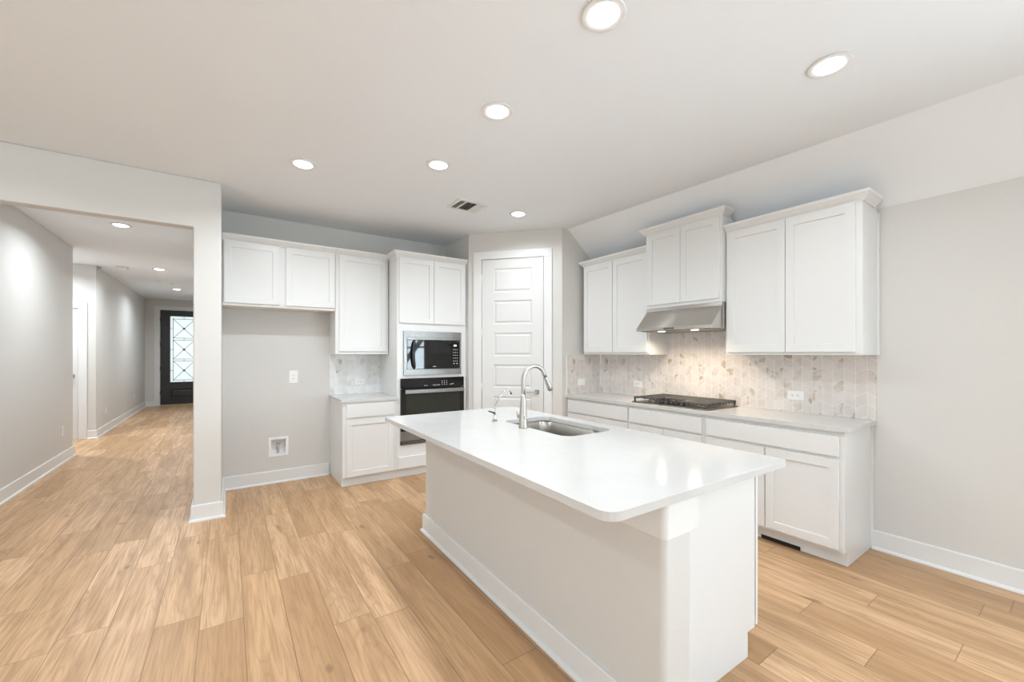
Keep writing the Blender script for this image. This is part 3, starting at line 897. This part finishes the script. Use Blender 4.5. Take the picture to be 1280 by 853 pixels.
for x in (2.236, 2.274): MB().box(x, x + .014, -.0168, -.0161, 1.268, 1.278).build('key', M['glyph'], cp)

ov = thing('built_in_oven', 'black glass wall oven with a flat steel bar handle, below the microwave', 'oven', (0, YT, 0))
MB().box(1.612, 2.345, .022, .52, .385, 1.085).build('body', M['black_plastic'], ov)
MB().box(1.583, 2.371, -.018, -.0008, .366, .408).build('vent_grille', M['black_plastic'], ov, bevel=.002)
m = MB()
for z in (.376, .388, .399): m.box(1.595, 2.36, -.0205, -.0182, z - .0022, z + .0022)
m.build('vent_slats', M['steel'], ov)
MB().box(1.583, 2.371, -.030, -.0008, .411, .520).build('door_base_strip', M['steel'], ov, bevel=.003)
dr = MB().box(1.583, 2.371, -.030, -.0008, .5205, .996).build('door', M['glass_black'], ov, bevel=.003)
MB().box(1.640, 2.314, -.0308, -.0302, .565, .925).build('oven_window', M['glass_oven'], dr)
hh = MB().box(1.616, 2.349, -.078, -.060, .942, .986).build('handle', M['steel'], dr, bevel=.003)
for x in (1.630, 2.313): MB().box(x, x + .022, -.060, -.0305, .950, .978).build('handle_post', M['steel'], hh)
cp = MB().box(1.583, 2.371, -.026, -.0008, .9995, 1.112).build('control_panel', M['glass_black'], ov, bevel=.003)
for i, (x, z, w_) in enumerate([(1.86, 1.020, .012), (1.885, 1.020, .012), (1.965, 1.022, .012), (1.985, 1.022, .012), (2.005, 1.022, .012), (2.025, 1.022, .012), (2.04, 1.022, .012),
                                (2.078, 1.026, .008), (2.108, 1.026, .008), (2.138, 1.026, .008), (2.078, 1.046, .008), (2.108, 1.046, .008), (2.138, 1.046, .008), (2.078, 1.066, .008), (2.108, 1.066, .008), (2.138, 1.066, .008),
                                (2.185, 1.024, .018), (2.212, 1.028, .018)]):
    MB().box(x, x + w_, -.0266, -.0261, z, z + .007).build('key', M['glyph'], cp)

# ================================================================ outlets, water box, vents
def outlet(name, label, loc, rotz, kind='duplex', horizontal=False, cat='outlet', w=.074, h=.118):
    r = thing(name, label, cat, loc, rotz)
    a, b = (h, w) if horizontal else (w, h)
    MB().box(-a / 2, a / 2, -.006, -.0004, -b / 2, b / 2).build('cover_plate', M['plate'], r, bevel=.002)
    if kind == 'duplex':
        for s in (-1, 1):
            cx_, cz_ = (s * .0195, 0) if horizontal else (0, s * .0195)
            f = MB().prism(rounded(cx_ - (.0145 if horizontal else .017), cx_ + (.0145 if horizontal else .017), cz_ - (.017 if horizontal else .0145), cz_ + (.017 if horizontal else .0145), (.006,) * 4, 4), 'y', -.0078, -.0062).build('receptacle', M['plate'], r)
            g = MB()
            for q in (-.0062, .0062):
                if horizontal: g.box(cx_ - .003, cx_ + .006, -.0083, -.0079, q - .0012, q + .0012)
                else: g.box(q - .0012, q + .0012, -.0083, -.0079, cz_ - .003, cz_ + .006)
            if horizontal: g.box(cx_ - .0105, cx_ - .0065, -.0083, -.0079, -.002, .002)
            else: g.box(-.002, .002, -.0083, -.0079, cz_ - .0105, cz_ - .0065)
            g.build('slots', M['shadow_slot'], f)
    elif kind == 'rocker':
        MB().box(-.0165, .0165, -.0085, -.0062, -.033, .033).build('rocker', M['plate'], r, bevel=.002)
    return r


outlet('power_outlet', 'white upright wall outlet in the empty fridge alcove', (.596, YB, 1.135), 0, h=.14, w=.086)
outlet('power_outlet', 'white horizontal outlet in the small backsplash beside the ovens', (1.300, YB - .010, 1.054), 0, horizontal=True)
outlet('power_outlet', 'white horizontal outlet on the right-wall backsplash under the widest wall cabinet', (XR - .010, 1.428, 1.052), R90, horizontal=True)
outlet('power_outlet', 'white horizontal outlet on the backsplash left of the cooktop', (XR - .010, 2.985, 1.052), R90, horizontal=True)
outlet('blank_plate', 'plain white blank plate on the pantry-side tile return', (3.475, YP - .010, 1.05), 0, 'blank', True)
outlet('power_outlet', 'white outlet low on the hallway wall nearest the opening', (XH, 7.56, .40), PI / 2)
outlet('power_outlet', 'white outlet low on the entry wall just past the side hall', (-1.785, 10.13, .383), PI / 2)
outlet('power_outlet', 'white outlet low on the entry wall closest to the front door', (-1.785, 12.8, .40), PI / 2)

wb = thing('water_supply_box', 'white recessed refrigerator water box low in the fridge alcove', 'water box', (0, YB, 0))
bx0, bx1, bz0, bz1 = BOX
m = MB(); holes_panel(m, bx0 - .014, bx1 + .014, bz0 - .014, bz1 + .014, [(bx0 + .012, bx1 - .012, bz0 + .012, bz1 - .012)], .005, lambda u, d, z: (u, -.0055 + d, z))
m.build('face_frame', M['plate'], wb)
m = MB(); a, b, c, d = bx0 + .003, bx1 - .003, bz0 + .003, bz1 - .003
m.box(a, a + .004, .0, .08, c, d).box(b - .004, b, .0, .08, c, d).box(a + .004, b - .004, .0, .08, c, c + .004).box(a + .004, b - .004, .0, .08, d - .004, d).box(a + .004, b - .004, .076, .08, c + .004, d - .004)
m.build('recess', M['plate'], wb)
m = MB().lathe([(.010, .30 + .009), (.010, .40), (.006, .402)], ((a + b) / 2, .045, 0), 14).tube([((a + b) / 2, .045, .385), ((a + b) / 2, .012, .385)], .007, 12)
m.tube([((a + b) / 2 - .018, .045, .41), ((a + b) / 2 + .018, .045, .41)], .006, 10)
m.build('valve', M['valve'], wb)

# ceiling air register
vt = thing('air_vent', 'white ceiling air register with dark louvres in front of the pantry', 'vent', (1.94, 3.565, CH))
fx, fy = .162, .137
m = MB(); holes_panel(m, -fx, fx, -fy, fy, [(-fx + .03, -.072, -fy + .03, fy - .03), (-.058, .052, -fy + .03, fy - .03), (.066, fx - .03, -fy + .03, fy - .03)], .008, lambda u, d, z: (u, z, -.0004 - .008 + d))
m.build('frame', M['trim'], vt)
MB().box(-fx + .02, fx - .02, -fy + .02, fy - .02, -.0018, -.0006).build('duct_backing', M['shadow_slot'], vt)
for (a, b, ax, tl) in [(-fx + .03, -.072, 'y', 1), (-.058, .052, 'x', 1), (.066, fx - .03, 'y', -1)]:
    m = MB()
    if ax == 'y':
        n = 4
        for k in range(n):
            x = a + (b - a) * (k + .5) / n
            m.prism([(x - .008 * tl, -.0082), (x - .007 * tl, -.0082), (x + .005 * tl, -.0022), (x + .004 * tl, -.0022)], 'y', -fy + .03, fy - .03)
    else:
        n = 9
        for k in range(n):
            y = -fy + .03 + (2 * fy - .06) * (k + .5) / n
            m.prism([(y - .007, -.0082), (y - .006, -.0082), (y + .003, -.0022), (y + .002, -.0022)], 'x', a, b)
    m.build('louvres', M['trim'], vt)

# ================================================================ recessed lights
def make_light():
    r = thing('recessed_light', '', 'ceiling light', (0, 0, 0), 0, 'recessed ceiling lights')
    MB().lathe([(.095, -.0005), (.094, -.006), (.090, -.0075), (.068, -.0055), (.0645, -.004), (.0645, -.0005)], n=40).build('trim_ring', M['trim'], r)
    MB().lathe([(.0, -.017), (.022, -.0165), (.042, -.014), (.056, -.0100), (.0640, -.0048), (.0640, -.002)], n=40).build('lens', M['lamp'], r)
    return r


def bulb(r, power, col=C_LAMP):
    d = bpy.data.lights.new('lamp_light', 'AREA'); d.shape = 'DISK'; d.size = .125; d.energy = power; d.color = col; d.spread = math.radians(156)
    o = bpy.data.objects.new('lamp_light', d); COL.objects.link(o); o.parent = r; o.location = (0, 0, -.0185)


lp = make_light()
LIGHTS = [
    (1.325, 1.222, P_LAMP * .5, 'largest recessed ceiling light, over the near end of the island'),
    (2.496, .790, P_LAMP * .8, 'recessed ceiling light nearest the sloped ceiling, over the aisle right of the island'),
    (1.330, 2.074, P_LAMP * .6, 'recessed ceiling light over the middle of the island'),
    (1.334, 2.919, P_LAMP * .8, 'recessed ceiling light over the far end of the island, left of the air vent'),
    (.476, 3.497, P_LAMP * 1.6, 'recessed ceiling light in front of the fridge alcove cabinets'),
    (2.484, 3.468, P_LAMP * .75, 'recessed ceiling light just before the pantry door, right of the air vent'),
    (-.994, 6.326, P_HALL, 'recessed hallway light nearest the wide opening'),
    (-.969, 9.252, P_HALL, 'second recessed hallway light, above the side hall'),
    (-.945, 11.903, P_HALL, 'farthest recessed hallway light, before the front door'),
]
for i, (x, y, p, lab) in enumerate(LIGHTS):
    o = lp if i == 0 else copy_tree(lp)
    o.location = (x, y, CH - .0002); o['label'] = lab
    bulb_list = (o, p)
    LIGHTS[i] = LIGHTS[i] + (o,)
for x, y, p, lab, o in LIGHTS: bulb(o, p)
# the same fixtures continue over the living side of the room, behind the camera
for (x, y) in [(.476, .79), (-1.4, 1.2), (-1.4, 3.2), (1.3, -1.6), (-1.4, -1.6), (-2.45, 8.72)]:
    o = copy_tree(lp)
    for ch in list(o.children):
        if ch.type == 'LIGHT': bpy.data.objects.remove(ch)
    o.location = (x, y, CH - .0002)
    o['label'] = 'recessed ceiling light over the living side of the room behind the viewer' if y < 8 else 'recessed ceiling light inside the side hall, round the corner'
    if y < 8: o['group'] = 'recessed lights behind the viewer'
    else: del o['group']
    bulb(o, P_FAM if y < 8 else P_HALL * 1.4)

# hall ceiling fittings
sdt = thing('smoke_detector', 'white box-shaped detector on the hallway ceiling left of the lights', 'detector', (-1.45, 9.38, CH))
MB().prism([(-.075, -.0005), (.075, -.0005), (.058, -.048), (-.058, -.048)], 'y', -.075, .075).build('housing', M['trim'], sdt, bevel=.006)
MB().box(-.045, .045, -.05, .05, -.053, -.0485).build('cover', M['trim'], sdt, bevel=.002)
s2 = thing('smoke_detector', 'flat white round detector on the hallway ceiling before the farthest light', 'detector', (-1.09, 10.76, CH))
MB().lathe([(.065, -.0005), (.065, -.018), (.05, -.028), (0, -.030)], n=32).build('housing', M['plate'], s2)
MB().lathe([(.018, -.0305), (.016, -.034), (0, -.0345)], n=16).build('test_button', M['trim'], s2)
s3 = thing('sprinkler_cap', 'tiny white round cap on the hallway ceiling beside the round detector', 'ceiling cap', (-.955, 11.0, CH))
MB().lathe([(.032, -.0005), (.032, -.008), (.028, -.012), (0, -.012)], n=28).build('cap', M['plate'], s3)
MB().lathe([(.014, -.0125), (.012, -.02), (0, -.021)], n=14).build('centre', M['trim'], s3)
s4 = thing('corner_sensor', 'small grey fitting high on the hallway wall corner at the ceiling', 'sensor', (-1.785, 9.56, 2.80))
MB().prism([(.0005, .04), (.05, .04), (.05, .01), (.0005, -.035)], 'y', -.035, .035).build('housing', M['valve'], s4, bevel=.004)
MB().box(.0505, .054, -.02, .02, .015, .034).build('lens', M['plate'], s4)
